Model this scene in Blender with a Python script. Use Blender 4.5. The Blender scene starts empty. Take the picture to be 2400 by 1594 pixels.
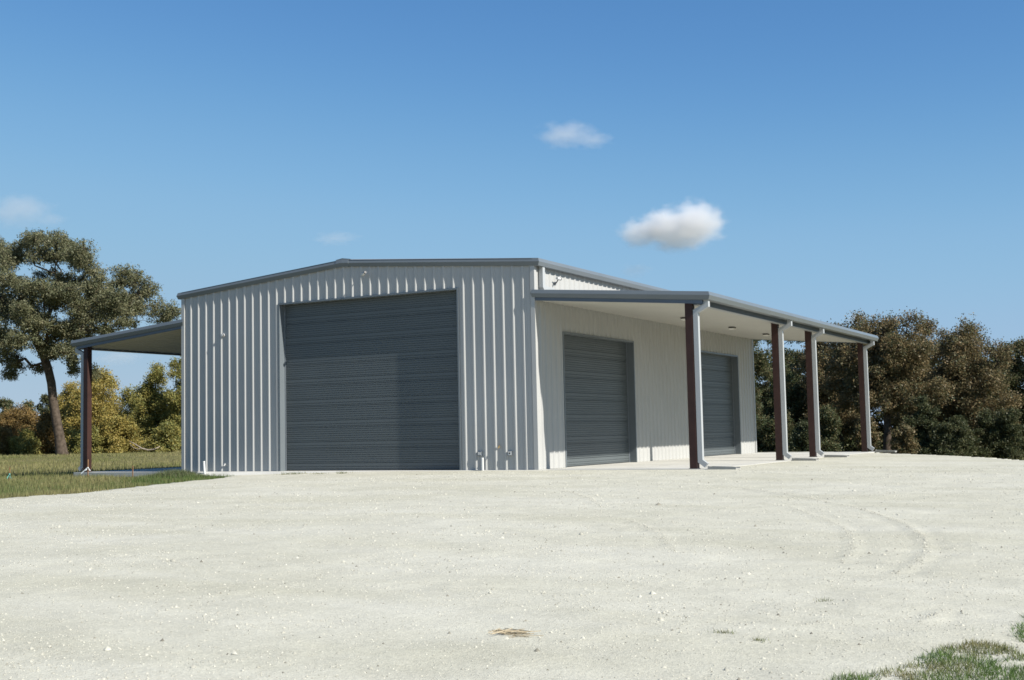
import bpy, math, random
import numpy as np

# ------------------------------------------------------------------ camera, sky, sun, exposure
F = 0.3048                                   # the building is laid out in feet
scene = bpy.context.scene
col = scene.collection
CAM = np.array([88.8947, -93.1387, 3.1003]); YAW, PIT, ROL, FPX = 0.5016, 0.0756, 0.0214, 2896.21
_fw = np.array([-math.sin(YAW)*math.cos(PIT), math.cos(YAW)*math.cos(PIT), math.sin(PIT)])
_rt = np.array([math.cos(YAW), math.sin(YAW), 0.0]); _up = np.cross(_rt, _fw)
_r2 = math.cos(ROL)*_rt - math.sin(ROL)*_up; _u2 = math.cos(ROL)*_up + math.sin(ROL)*_rt
from mathutils import Matrix, Vector
cd = bpy.data.cameras.new('camera'); cam = bpy.data.objects.new('camera', cd); col.objects.link(cam)
cd.sensor_width = 36; cd.lens = FPX/2400*36; cd.clip_end = 12000; cd.clip_start = 0.1
m = Matrix.Identity(4)
for i in range(3):
    m[i][0] = _r2[i]; m[i][1] = _u2[i]; m[i][2] = -_fw[i]; m[i][3] = CAM[i]*F
cam.matrix_world = m
scene.camera = cam

SUN_EL = math.radians(37.2); SUN_AZ = -0.112          # towards +X, a little in front of the gable wall
sdir = np.array([math.cos(SUN_EL)*math.cos(SUN_AZ), math.cos(SUN_EL)*math.sin(SUN_AZ), math.sin(SUN_EL)])
world = bpy.data.worlds.new('World'); scene.world = world; world.use_nodes = True
wn = world.node_tree.nodes; wl = world.node_tree.links; wn.clear()
sky = wn.new('ShaderNodeTexSky'); sky.sky_type = 'NISHITA'; sky.sun_disc = False
sky.sun_elevation = SUN_EL; sky.sun_rotation = math.pi/2 - SUN_AZ
sky.altitude = 100; sky.air_density = 0.7; sky.dust_density = 0.0; sky.ozone_density = 4.0
bg = wn.new('ShaderNodeBackground'); bg.inputs['Strength'].default_value = 0.1
# film response of the sky: richer blue overhead, no glare towards the horizon
sc_in = wn.new('ShaderNodeVectorMath'); sc_in.operation = 'SCALE'; sc_in.inputs['Scale'].default_value = 0.15
cv = wn.new('ShaderNodeRGBCurve')
for ch, pts in ((0, [(0, 0), (.133, .099), (.23, .216), (.287, .268), (.665, .376), (1, .42)]),
                (1, [(0, 0), (.255, .270), (.42, .440), (.514, .490), (.75, .522), (1, .54)]),
                (2, [(0, 0), (.508, .565), (.77, .705), (.877, .722), (1, .72)])):
    c_ = cv.mapping.curves[ch]
    c_.points[0].location = pts[0]; c_.points[1].location = pts[-1]
    for p_ in pts[1:-1]: c_.points.new(*p_)
cv.mapping.update()
sc_out = wn.new('ShaderNodeVectorMath'); sc_out.operation = 'SCALE'; sc_out.inputs['Scale'].default_value = 1/0.15
wo = wn.new('ShaderNodeOutputWorld')
wl.new(sky.outputs[0], sc_in.inputs[0]); wl.new(sc_in.outputs[0], cv.inputs['Color']); wl.new(cv.outputs[0], sc_out.inputs[0]); wl.new(sc_out.outputs[0], bg.inputs[0]); wl.new(bg.outputs[0], wo.inputs[0])
sl = bpy.data.lights.new('sun', 'SUN'); sl.energy = 5.0; sl.angle = math.radians(0.53); sl.color = (1.0, 0.955, 0.88)
so = bpy.data.objects.new('sun', sl); col.objects.link(so)
so.rotation_euler = Vector(-sdir).to_track_quat('-Z', 'Y').to_euler()
scene.view_settings.view_transform = 'Standard'; scene.view_settings.look = 'None'
scene.view_settings.exposure = 0.585; scene.view_settings.gamma = 1.0
scene.view_settings.use_curve_mapping = False
scene.render.engine = 'CYCLES'
scene.cycles.use_denoising = True
scene.cycles.denoising_prefilter = 'ACCURATE'
scene.cycles.filter_width = 1.6
scene.cycles.sample_clamp_indirect = 6.0
scene.cycles.max_bounces = 8; scene.cycles.diffuse_bounces = 6; scene.cycles.transmission_bounces = 4
scene.cycles.volume_bounces = 3
scene.cycles.caustics_reflective = False; scene.cycles.caustics_refractive = False

# ------------------------------------------------------------------ helpers
rng = np.random.default_rng(7)
random.seed(7)

def at(u, v, depth):
    """the point (feet) seen at photograph pixel u, v at that depth: used to survey where things stand"""
    return CAM + depth*(_fw + _r2*(u-1200)/FPX - _u2*(v-797)/FPX)

def ray(u, v):
    return _fw + _r2*(u-1200)/FPX - _u2*(v-797)/FPX

def smooth(t):
    t = np.clip(t, 0, 1); return t*t*(3-2*t)

def _hash(ix, iy, s):
    h = (ix.astype(np.int64)*374761393 + iy.astype(np.int64)*668265263 + s*1442695041) & 0x7fffffff
    h = ((h ^ (h >> 13))*1274126177) & 0x7fffffff
    return ((h ^ (h >> 16)) & 0xffff)/65535.0

def vnoise(x, y, s=0):
    x = np.asarray(x, float); y = np.asarray(y, float)
    ix = np.floor(x); iy = np.floor(y); fx = smooth(x-ix); fy = smooth(y-iy)
    a = _hash(ix, iy, s); b = _hash(ix+1, iy, s); c = _hash(ix, iy+1, s); d = _hash(ix+1, iy+1, s)
    return (a*(1-fx)+b*fx)*(1-fy) + (c*(1-fx)+d*fx)*fy

def fbm(x, y, s=0, o=3):
    r = 0; a = .5
    for k in range(o):
        r = r + a*vnoise(x*2**k+17*k, y*2**k-9*k, s+k); a *= .5
    return r/(1-.5**o)

class MB:
    """collects vertices (feet) and faces of one mesh"""
    def __init__(s): s.v = []; s.f = []
    def poly(s, pts):
        n = len(s.v); s.v += [tuple(p) for p in pts]; s.f.append(tuple(range(n, n+len(pts)))); return s
    def hexa(s, p):           # 8 corners: bottom ring then top ring
        n = len(s.v); s.v += [tuple(q) for q in p]
        s.f += [tuple(n+i for i in q) for q in ((3,2,1,0),(4,5,6,7),(0,1,5,4),(1,2,6,5),(2,3,7,6),(3,0,4,7))]; return s
    def box(s, x0, x1, y0, y1, z0, z1):
        return s.hexa([(x0,y0,z0),(x1,y0,z0),(x1,y1,z0),(x0,y1,z0),(x0,y0,z1),(x1,y0,z1),(x1,y1,z1),(x0,y1,z1)])
    def prism(s, A, B):       # two matching rings of points, capped
        n = len(s.v); k = len(A); s.v += [tuple(p) for p in A]+[tuple(p) for p in B]
        for i in range(k):
            j = (i+1) % k; s.f.append((n+i, n+j, n+k+j, n+k+i))
        s.f.append(tuple(n+i for i in reversed(range(k)))); s.f.append(tuple(n+k+i for i in range(k))); return s
    def tube(s, P, R, sides=8, cap=True):
        P = [np.array(p, float) for p in P]; rings = []
        for i, p in enumerate(P):
            d = P[min(i+1, len(P)-1)]-P[max(i-1, 0)]; d = d/np.linalg.norm(d)
            a = np.cross(d, (0,0,1)) if abs(d[2]) < .9 else np.cross(d, (1,0,0)); a /= np.linalg.norm(a); b = np.cross(d, a)
            r = R[i] if hasattr(R, '__len__') else R
            n = len(s.v); rings.append(n)
            s.v += [tuple(p+r*(math.cos(t)*a+math.sin(t)*b)) for t in (2*math.pi*k/sides for k in range(sides))]
        for n, q in zip(rings, rings[1:]):
            for k in range(sides):
                j = (k+1) % sides; s.f.append((n+k, n+j, q+j, q+k))
        if cap:
            s.f.append(tuple(rings[0]+k for k in reversed(range(sides)))); s.f.append(tuple(rings[-1]+k for k in range(sides)))
        return s
    def sheet(s, rows):       # grid of points: list of rows
        n = len(s.v); w = len(rows[0])
        for r in rows: s.v += [tuple(p) for p in r]
        for i in range(len(rows)-1):
            for j in range(w-1):
                s.f.append((n+i*w+j, n+i*w+j+1, n+(i+1)*w+j+1, n+(i+1)*w+j))
        return s
    def build(s, name, mat, parent=None, smooth_=False):
        me = bpy.data.meshes.new(name)
        me.from_pydata([(x*F, y*F, z*F) for x, y, z in s.v], [], s.f); me.update()
        if smooth_: me.polygons.foreach_set('use_smooth', [True]*len(me.polygons))
        return link(name, me, mat, parent)

def link(name, me, mat, parent=None):
    o = bpy.data.objects.new(name, me); col.objects.link(o)
    if mat is not None and not me.materials: me.materials.append(mat)
    if parent is not None: o.parent = parent
    return o

def empty(name, parent=None):
    o = bpy.data.objects.new(name, None); col.objects.link(o); o.empty_display_size = .2
    if parent is not None: o.parent = parent
    return o

def tag(o, label=None, cat=None, group=None, kind=None):
    if label: o['label'] = label
    if cat: o['category'] = cat
    if group: o['group'] = group
    if kind: o['kind'] = kind
    return o

def raw_mesh(name, verts, nper, colors=None, faces=None):
    """fast mesh of many separate polygons of nper corners (verts in feet, n*nper x 3)"""
    me = bpy.data.meshes.new(name); nv = len(verts)
    me.vertices.add(nv); me.vertices.foreach_set('co', (np.asarray(verts, np.float32)*F).ravel())
    if faces is None:
        nf = nv//nper; idx = np.arange(nv, dtype=np.int32)
    else:
        nf = len(faces); idx = np.asarray(faces, np.int32).ravel(); nper = faces.shape[1]
    me.loops.add(nf*nper); me.loops.foreach_set('vertex_index', idx)
    me.polygons.add(nf)
    me.polygons.foreach_set('loop_start', np.arange(0, nf*nper, nper, dtype=np.int32))
    me.polygons.foreach_set('loop_total', np.full(nf, nper, np.int32))
    if colors is not None:
        ca = me.color_attributes.new('tint', 'FLOAT_COLOR', 'POINT')
        c4 = np.ones((nv, 4), np.float32); c4[:, :3] = colors; ca.data.foreach_set('color', c4.ravel())
    me.update(calc_edges=True); return me

# ------------------------------------------------------------------ materials
def nodemat(name):
    mt = bpy.data.materials.new(name); mt.use_nodes = True
    nt = mt.node_tree; b = nt.nodes['Principled BSDF']; return mt, nt, b

def paint(name, c, rough=.45, spec=.4, var=.06, scale=1.2, bump=0.0, dirt=None, metallic=0.0):
    mt, nt, b = nodemat(name); N = nt.nodes; L = nt.links
    tc = N.new('ShaderNodeTexCoord'); no = N.new('ShaderNodeTexNoise'); no.inputs['Scale'].default_value = scale; no.inputs['Detail'].default_value = 5
    L.new(tc.outputs['Object'], no.inputs['Vector'])
    rp = N.new('ShaderNodeMapRange'); rp.inputs['To Min'].default_value = 1-var; rp.inputs['To Max'].default_value = 1+var
    rp.inputs['From Min'].default_value = .3; rp.inputs['From Max'].default_value = .7
    L.new(no.outputs['Fac'], rp.inputs['Value'])
    mx = N.new('ShaderNodeVectorMath'); mx.operation = 'SCALE'; mx.inputs[0].default_value = c
    L.new(rp.outputs[0], mx.inputs['Scale'])
    L.new(mx.outputs[0], b.inputs['Base Color'])
    b.inputs['Roughness'].default_value = rough; b.inputs['Specular IOR Level'].default_value = spec; b.inputs['Metallic'].default_value = metallic
    if bump:
        n2 = N.new('ShaderNodeTexNoise'); n2.inputs['Scale'].default_value = 2.2; n2.inputs['Detail'].default_value = 2
        L.new(tc.outputs['Object'], n2.inputs['Vector'])
        bp = N.new('ShaderNodeBump'); bp.inputs['Strength'].default_value = bump; bp.inputs['Distance'].default_value = .01
        L.new(n2.outputs['Fac'], bp.inputs['Height']); L.new(bp.outputs[0], b.inputs['Normal'])
    return mt

M = {}
M['wall'] = paint('wall_paint', (.40, .40, .385), .42, .4, .03, .6, .25)
M['trim'] = paint('trim_paint', (.138, .158, .170), .32, .45, .05, .9, .15)
M['beam'] = paint('shaded_trim_paint', (.095, .118, .148), .45, .4, .06, 1.1)  # trim colour with the underside's bluish shade painted into it
M['door'] = paint('door_paint', (.094, .108, .112), .42, .4, .05, .7, .1)
M['soffit'] = paint('soffit_paint', (.46, .45, .41), .5, .3, .03, .8)
M['roof'] = paint('roof_metal', (.30, .31, .31), .4, .5, .05, .5)
M['spout'] = paint('downspout_paint', (.38, .392, .39), .4, .4, .03, 2)
M['post'] = paint('red_oxide_primer', (.040, .0185, .0145), .6, .3, .18, 3.0)
M['plate'] = paint('steel_plate', (.10, .09, .085), .5, .5, .1, 6)
M['concrete'] = paint('concrete', (.52, .51, .465), .9, .15, .08, 1.3)
M['joint'] = paint('joint', (.22, .21, .19), .95, .1, .1, 3)
M['block'] = paint('splash_block_concrete', (.33, .325, .30), .95, .1, .12, 6)
M['white'] = paint('white_plastic', (.58, .58, .56), .4, .4, .03, 6)
M['black'] = paint('black_plastic', (.025, .026, .028), .45, .4, .1, 6)
M['bronze'] = paint('dark_bronze', (.035, .033, .03), .5, .4, .1, 6)
M['lens'] = paint('lamp_diffuser', (.86, .85, .80), .3, .4, .02, 4)
M['greybox'] = paint('grey_box', (.17, .19, .21), .45, .4, .06, 8)
M['brass'] = paint('brass', (.45, .30, .10), .4, .5, .1, 8, metallic=.6)
M['stake'] = paint('weathered_wood', (.28, .16, .085), .85, .15, .25, 9)
M['ribbon_white'] = paint('white_ribbon', (.70, .74, .74), .5, .3, .05, 9)
M['ribbon_teal'] = paint('teal_ribbon', (.12, .42, .38), .5, .3, .1, 9)
M['bark'] = paint('bark', (.085, .066, .050), .95, .1, .45, 5.0)
M['bark_pale'] = paint('pale_bark', (.26, .22, .17), .95, .1, .35, 6.0)

def leafmat(name, trans=.25):
    mt = bpy.data.materials.new(name); mt.use_nodes = True; nt = mt.node_tree; N = nt.nodes; L = nt.links; N.clear()
    at_ = N.new('ShaderNodeAttribute'); at_.attribute_name = 'tint'
    d = N.new('ShaderNodeBsdfDiffuse'); t = N.new('ShaderNodeBsdfTranslucent'); g = N.new('ShaderNodeBsdfGlossy'); g.inputs['Roughness'].default_value = .5
    g.inputs['Color'].default_value = (.6, .6, .6, 1)
    a = N.new('ShaderNodeMixShader'); a.inputs[0].default_value = trans
    b = N.new('ShaderNodeMixShader'); b.inputs[0].default_value = .025
    o = N.new('ShaderNodeOutputMaterial')
    L.new(at_.outputs['Color'], d.inputs[0]); L.new(at_.outputs['Color'], t.inputs[0])
    L.new(d.outputs[0], a.inputs[1]); L.new(t.outputs[0], a.inputs[2]); L.new(a.outputs[0], b.inputs[1]); L.new(g.outputs[0], b.inputs[2])
    L.new(b.outputs[0], o.inputs[0]); return mt
M['leaf'] = leafmat('foliage', .32)
M['grass'] = leafmat('grass_blades', .25)

def gravelmat():
    mt, nt, b = nodemat('crushed_limestone'); N = nt.nodes; L = nt.links
    tc = N.new('ShaderNodeTexCoord')
    def noise(scale, detail=4, rough=.6, stretch=None):
        n = N.new('ShaderNodeTexNoise'); n.inputs['Scale'].default_value = scale; n.inputs['Detail'].default_value = detail; n.inputs['Roughness'].default_value = rough
        if stretch:
            mp = N.new('ShaderNodeMapping'); mp.inputs['Scale'].default_value = stretch[:3]; mp.inputs['Rotation'].default_value = (0, 0, stretch[3])
            L.new(tc.outputs['Object'], mp.inputs[0]); L.new(mp.outputs[0], n.inputs['Vector'])
        else: L.new(tc.outputs['Object'], n.inputs['Vector'])
        return n
    big = noise(.22, 5, .62, (1, 2.6, 1, .35)); mid = noise(1.6, 5, .65); fine = noise(26, 3, .7); grit = noise(70, 2, .7)
    r1 = N.new('ShaderNodeValToRGB'); e = r1.color_ramp.elements
    e[0].position = .36; e[0].color = (.465, .447, .352, 1); e[1].position = .64; e[1].color = (.532, .515, .428, 1)
    L.new(big.outputs['Fac'], r1.inputs[0])
    def mult(a, fac, lo, hi, f0, f1):
        mr = N.new('ShaderNodeMapRange'); mr.inputs['From Min'].default_value = f0; mr.inputs['From Max'].default_value = f1
        mr.inputs['To Min'].default_value = lo; mr.inputs['To Max'].default_value = hi; L.new(fac, mr.inputs['Value'])
        v = N.new('ShaderNodeVectorMath'); v.operation = 'SCALE'; L.new(a, v.inputs[0]); L.new(mr.outputs[0], v.inputs['Scale']); return v.outputs[0]
    c = mult(r1.outputs['Color'], mid.outputs['Fac'], .93, 1.05, .35, .65)
    c = mult(c, fine.outputs['Fac'], .87, 1.07, .32, .66)
    c = mult(c, grit.outputs['Fac'], .90, 1.05, .30, .62)
    L.new(c, b.inputs['Base Color']); b.inputs['Roughness'].default_value = .95; b.inputs['Specular IOR Level'].default_value = .1
    ad = N.new('ShaderNodeMath'); ad.operation = 'ADD'; L.new(fine.outputs['Fac'], ad.inputs[0]); L.new(grit.outputs['Fac'], ad.inputs[1])
    bp = N.new('ShaderNodeBump'); bp.inputs['Strength'].default_value = .45; bp.inputs['Distance'].default_value = .012
    L.new(ad.outputs[0], bp.inputs['Height']); L.new(bp.outputs[0], b.inputs['Normal'])
    return mt
M['gravel'] = gravelmat()

def tintmat(name, rough=.95):
    mt, nt, b = nodemat(name); a = nt.nodes.new('ShaderNodeAttribute'); a.attribute_name = 'tint'
    nt.links.new(a.outputs['Color'], b.inputs['Base Color']); b.inputs['Roughness'].default_value = rough; b.inputs['Specular IOR Level'].default_value = .12
    return mt
M['stone'] = tintmat('limestone_chips')

def fieldmat():
    mt, nt, b = nodemat('meadow_soil_and_thatch'); N = nt.nodes; L = nt.links
    tc = N.new('ShaderNodeTexCoord'); n = N.new('ShaderNodeTexNoise'); n.inputs['Scale'].default_value = .35; n.inputs['Detail'].default_value = 8; n.inputs['Roughness'].default_value = .7
    L.new(tc.outputs['Object'], n.inputs['Vector'])
    r = N.new('ShaderNodeValToRGB'); e = r.color_ramp.elements
    e[0].position = .32; e[0].color = (.10, .105, .038, 1); e[1].position = .68; e[1].color = (.185, .155, .075, 1)
    L.new(n.outputs['Fac'], r.inputs[0]); L.new(r.outputs[0], b.inputs['Base Color']); b.inputs['Roughness'].default_value = .95; b.inputs['Specular IOR Level'].default_value = .05
    return mt
M['field'] = fieldmat()

# ------------------------------------------------------------------ lie of the land (feet)
def pad_z(x, y):
    x = np.asarray(x, float); y = np.asarray(y, float)
    z = -0.03 - 0.022*np.maximum(0, -y-2) - 0.010*np.maximum(0, x-57)
    z = z - 0.33*smooth((27-x)/24)*smooth((y+60)/40+.35)
    return z

def field_z(x, y):
    x = np.asarray(x, float); y = np.asarray(y, float)
    left = -0.50 - 0.016*np.maximum(0, -y-3) - .25*smooth((-x-14)/20)*smooth((30-y)/60)
    left = left + 1.15*smooth((np.hypot(x+10, y)-50)/190) + .18*(fbm(x*.05, y*.05, 3)-.5)*smooth((np.hypot(x, y)-20)/40)
    right = -0.6 - 4.2*smooth((np.maximum(y-56, x-66)+6)/34)
    right = np.where((y < 0), -4.6, right)
    right = right-.026*np.clip(y-95, 0, 900)*smooth((x-10)/40)
    k = np.maximum(smooth((x-20)/30), smooth((x+.9*y-5)/30)*smooth((y-55)/12))
    return left*(1-k)+right*k

def on_pad(u, v):
    """where the line of sight through a photograph pixel meets the gravel"""
    d = ray(u, v); t = 60.0
    for _ in range(40):
        p = CAM+t*d; g = float(pad_z(p[0], p[1])); t += (g-p[2])/d[2]*.7
    return CAM+t*d

left_px = [(0,1168),(80,1161),(156,1157.5),(220,1151),(288,1143.7),(360,1136),(430,1128),(490,1122.5),(540,1116)]
PAD = [tuple(on_pad(*q)[:2]) for q in left_px]
right_px = [(2400,1078),(2320,1072),(2250,1068),(2145,1064),(2070,1061.5)]
PADR = [tuple(on_pad(*q)[:2]) for q in right_px]
p0 = PAD[0]; dirv = (np.array(PAD[0])-np.array(PAD[1])); dirv = dirv/np.linalg.norm(dirv)
ext = [tuple(np.array(p0)+dirv*k) for k in (60, 25)]
POLY = [(ext[0][0]+10, -125)]+ext+PAD+[(6.5,-1.2),(6.5,64),(46,66)]+PADR[::-1]+[(98,8),(125,-6),(125,-125)]
POLY = np.array(POLY)

def poly_dist(x, y):
    """signed distance to the pad's edge, positive inside"""
    x = np.asarray(x, float); y = np.asarray(y, float)
    best = np.full(x.shape, 1e9); ins = np.zeros(x.shape, bool)
    for (ax, ay), (bx, by) in zip(POLY, np.roll(POLY, -1, 0)):
        dx, dy = bx-ax, by-ay; t = np.clip(((x-ax)*dx+(y-ay)*dy)/(dx*dx+dy*dy+1e-9), 0, 1)
        best = np.minimum(best, np.hypot(x-ax-t*dx, y-ay-t*dy))
        if ay != by:
            c = (ay > y) != (by > y); ins ^= c & (x < (bx-ax)*(y-ay)/(by-ay)+ax)
    return np.where(ins, best, -best)

# tyre marks surveyed on the gravel
c4 = lambda x, y: (1600+x/2.8825, 1050+y/2.8825)
c6 = lambda x, y: (800+x/2.8825, 1050+y/2.8825)
c5 = lambda x, y: (x/2.8825, 1050+y/2.8825)
TRACKS = [
 ([c4(*q) for q in [(420,275),(700,310),(900,350),(1150,400),(1350,460),(1500,515),(1600,580),(1652,650),(1640,720),(1560,790),(1430,850)]], 1.0),
 ([c4(*q) for q in [(540,372),(750,405),(950,480),(1080,530),(1150,600),(1150,680),(1080,770)]], .7),
 ([c6(*q) for q in [(1380,270),(1550,300),(1680,340),(1760,400)]], .8),
 ([c6(*q) for q in [(1820,460),(1980,500),(2100,550),(2200,620),(2230,700)]], .6),
 ([c4(*q) for q in [(1640,1170),(1760,1095),(1850,1100),(1960,1140)]], .9),
 ([c5(*q) for q in [(900,700),(1150,760),(1330,830),(1420,920)]], .4),
]
TR = [(np.array([on_pad(*q)[:2] for q in t]), w) for t, w in TRACKS]

def track_field(x, y):
    h = np.zeros(np.shape(x))
    for P, w in TR:
        best = np.full(np.shape(x), 1e9)
        for a, b in zip(P, P[1:]):
            d = b-a; t = np.clip(((x-a[0])*d[0]+(y-a[1])*d[1])/(d@d), 0, 1)
            best = np.minimum(best, np.hypot(x-a[0]-t*d[0], y-a[1]-t*d[1]))
        h = h+w*np.exp(-(best/.16)**2)-.55*w*np.exp(-((best-.45)/.25)**2)
    return h

def gravel_z(x, y):
    x = np.asarray(x, float); y = np.asarray(y, float)
    z = pad_z(x, y)+.07*(fbm(x*.28+.1*y, y*.5, 11)-.5)+.045*(fbm(x*1.1, y*1.1, 21)-.5)+.03*(vnoise(x*3.1, y*3.1, 31)-.5)
    z = z+.040*track_field(x, y)*(.6+.8*vnoise(x*4, y*4, 5))
    near = smooth(np.maximum(-y-1.0, x-57)/3)      # keeps it level where it meets the slab
    return pad_z(x, y)*(1-near)+z*near

# ground sheet reaching the horizon
ax = np.unique(np.concatenate([-np.geomspace(40, 6000, 26), np.linspace(-40, 130, 86), 130+np.geomspace(4, 6000, 24)]))
ay = np.unique(np.concatenate([-130-np.geomspace(4, 6000, 18), np.linspace(-130, 300, 140), 300+np.geomspace(5, 6000, 22)]))
X, Y = np.meshgrid(ax, ay); Z = field_z(X, Y); dpd = poly_dist(X, Y)
Z = np.where(dpd > -.3, np.minimum(Z, pad_z(X, Y)-.22), Z)
far = np.hypot(X, Y); Z = np.where(far > 500, Z-1.5*smooth((far-500)/1500), Z)
fi = np.arange(X.size).reshape(X.shape)
faces = np.stack([fi[:-1,:-1], fi[:-1,1:], fi[1:,1:], fi[1:,:-1]], -1).reshape(-1, 4)
g = link('ground', raw_mesh('ground', np.stack([X, Y, Z], -1).reshape(-1, 3), 4, faces=faces), M['field']); tag(g, kind='structure')

# gravel pad
gx = np.concatenate([np.arange(4, 24, .38), np.arange(24, 38, .7), np.arange(38, 62, .36), np.arange(62, 98, .26), np.arange(98, 126, 1.0)])
gy = np.concatenate([np.arange(-125, -84, 1.4), np.arange(-84, -40, .24), np.arange(-40, -4, .36), np.arange(-4, 67, .55)])
X, Y = np.meshgrid(gx, gy)
dd = poly_dist(X, Y)+1.7*(fbm(X*.7, Y*.7, 41)-.5)+.7*(vnoise(X*2.2, Y*2.2, 43)-.5)
Zp = gravel_z(X, Y)
lip = smooth(dd/.7+.25)
Z = Zp*lip+(np.minimum(field_z(X, Y), pad_z(X, Y)-.2)-.25)*(1-lip)
fi = np.arange(X.size).reshape(X.shape)
faces = np.stack([fi[:-1,:-1], fi[:-1,1:], fi[1:,1:], fi[1:,:-1]], -1).reshape(-1, 4)
keep = (dd[:-1,:-1] > -.7)|(dd[1:,1:] > -.7)|(dd[1:,:-1] > -.7)|(dd[:-1,1:] > -.7)
xm = X[:-1,:-1]; ym = Y[:-1,:-1]; keep &= ~((xm > 8.5) & (xm < 53) & (ym > 1) & (ym < 58))
pm = raw_mesh('gravel_pad', np.stack([X, Y, Z], -1).reshape(-1, 3), 4, faces=faces[keep.ravel()])
pm.polygons.foreach_set('use_smooth', [True]*len(pm.polygons))
tag(link('gravel_pad', pm, M['gravel']), kind='structure')

# loose stones on the pad
NST = 230000
r = 12+92*rng.random(NST)**1.0; th = np.radians(rng.uniform(66, 152, NST))
sx = CAM[0]+r*np.cos(th); sy = CAM[1]+r*np.sin(th)
tx, ty = [], []
for P, w in TR:
    seg = np.linalg.norm(np.diff(P, axis=0), axis=1); cum = np.concatenate([[0], np.cumsum(seg)]); q_ = (.5+.5*np.clip(rng.normal(0, .55, int(cum[-1]*75*w)), -1, 1))*cum[-1]
    tx.append(np.interp(q_, cum, P[:, 0])+rng.normal(0, .17, len(q_))); ty.append(np.interp(q_, cum, P[:, 1])+rng.normal(0, .17, len(q_)))
tx = np.concatenate(tx); ty = np.concatenate(ty)
fz = np.concatenate([np.ones(len(sx)), np.full(len(tx), .72)]); sx = np.concatenate([sx, tx]); sy = np.concatenate([sy, ty]); r = np.hypot(sx-CAM[0], sy-CAM[1]); NST = len(sx)
dens = smooth((fbm(sx*.22, sy*.4, 51)-.38)/.25)*.55+.28+.35*np.clip(track_field(sx, sy), 0, 1)
ok = (poly_dist(sx, sy) > .4) & (rng.random(NST) < dens) & ~((sx > -1) & (sx < 57) & (sy > -1.2))
sx, sy, r, fz = sx[ok], sy[ok], r[ok], fz[ok]; n = len(sx)
size = .0115*np.exp(rng.normal(0, .45, n))*(1+r/120); size = np.where(rng.random(n) < .010, size*2.0, size)*fz
octa = np.array([(1,0,-.5),(0,1,-.5),(-1,0,-.5),(0,-1,-.5),(.15,.1,1)], float)
of = np.array([(0,1,4),(1,2,4),(2,3,4),(3,0,4)])
jit = octa[None]*(1+.5*(rng.random((n, 5, 1))-.5))+.25*(rng.random((n, 5, 3))-.5)
an = rng.uniform(0, 6.28, n); ca, sa = np.cos(an), np.sin(an)
jx = jit[..., 0]*1.25; jy = jit[..., 1]; jz = jit[..., 2]*.75
V = np.stack([sx[:, None]+size[:, None]*(jx*ca[:, None]-jy*sa[:, None]), sy[:, None]+size[:, None]*(jx*sa[:, None]+jy*ca[:, None]),
              gravel_z(sx, sy)[:, None]+size[:, None]*(jz+.35)], -1).reshape(-1, 3)
FF = (of[None]+5*np.arange(n)[:, None, None]).reshape(-1, 3)
base = np.array([.515, .497, .41]); cc = base*rng.uniform(.72, 1.12, (n, 1)); dk = rng.random(n) < .07
cc[dk] = np.array([.24, .225, .18])*rng.uniform(.7, 1.3, (dk.sum(), 1))
o = link('loose_gravel', raw_mesh('loose_gravel', V, 3, np.repeat(cc, 5, 0), FF), M['stone'])
tag(o, 'loose pale limestone chips scattered over the gravel yard', 'gravel', kind='stuff')

# ------------------------------------------------------------------ the metal building
W, LEN = 40.05, 59.6
HE, HR = 17.42, 19.05
def roof_z(x): return HE+(HR-HE)*(1-abs(x-20)/20)
shed = empty('metal_building')
tag(shed, 'large pale grey ribbed metal workshop with dark overhead doors and side lean-to porches', 'building')

mapF = lambda t, o, z: (t, -o, z)
mapR = lambda t, o, z: (W+o, t, z)
mapL = lambda t, o, z: (-.05-o, t, z)
mapB = lambda t, o, z: (t, LEN+o, z)
RIB = [(-.5, 0), (-.36, 0), (-.33, .022), (-.30, 0), (-.17, 0), (-.055, .11), (.055, .11), (.17, 0), (.30, 0), (.33, .022), (.36, 0)]

def ribbed_wall(name, mp, t0, t1, top, holes, pitch=1.0):
    """3 ft wide sheets, a rib every foot; holes = [(t0, t1, z)] door openings"""
    root = empty(name, shed)
    edges = [t0]+[k-.5 for k in range(int(math.ceil(t0+1.5)), int(t1), 3) if t0+.6 < k-.5 < t1-.6]+[t1]
    for a, b in zip(edges, edges[1:]):
        ts = [a, b]
        for k in range(int(a)-1, int(b)+2):
            ts += [k+d for d, _ in RIB if a < k+d < b]
        for h in holes: ts += [e for e in h[:2] if a < e < b]
        ts = sorted(set(round(t, 4) for t in ts))
        def off(t):
            k = round(t); d = t-k
            for (d0, o0), (d1, o1) in zip(RIB, RIB[1:]+[(.5, 0)]):
                if d0-1e-6 <= d <= d1+1e-6: return o0+(o1-o0)*(d-d0)/(d1-d0) if d1 > d0 else o0
            return 0
        mb = MB()
        for p, q in zip(ts, ts[1:]):
            zb = 0.012
            for h in holes:
                if h[0]-1e-4 <= (p+q)/2 <= h[1]+1e-4: zb = h[2]
            mb.poly([mp(p, off(p), zb), mp(q, off(q), zb), mp(q, off(q), top(q)), mp(p, off(p), top(p))])
        mb.build('wall_panel', M['wall'], root)
    return root

fw_ = ribbed_wall('front_wall', mapF, -.05, W, lambda t: roof_z(t)+.15, [(12.35, 32.45, 16.0)])
rw_ = ribbed_wall('side_wall', mapR, 0, LEN, lambda t: HE+.15, [(5.25, 21.05, 12.0), (37.6, 53.45, 12.0)])
lw_ = ribbed_wall('side_wall', mapL, 0, LEN, lambda t: HE+.15, [])
bw_ = ribbed_wall('rear_wall', mapB, -.05, W, lambda t: roof_z(t)+.15, [])
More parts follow.
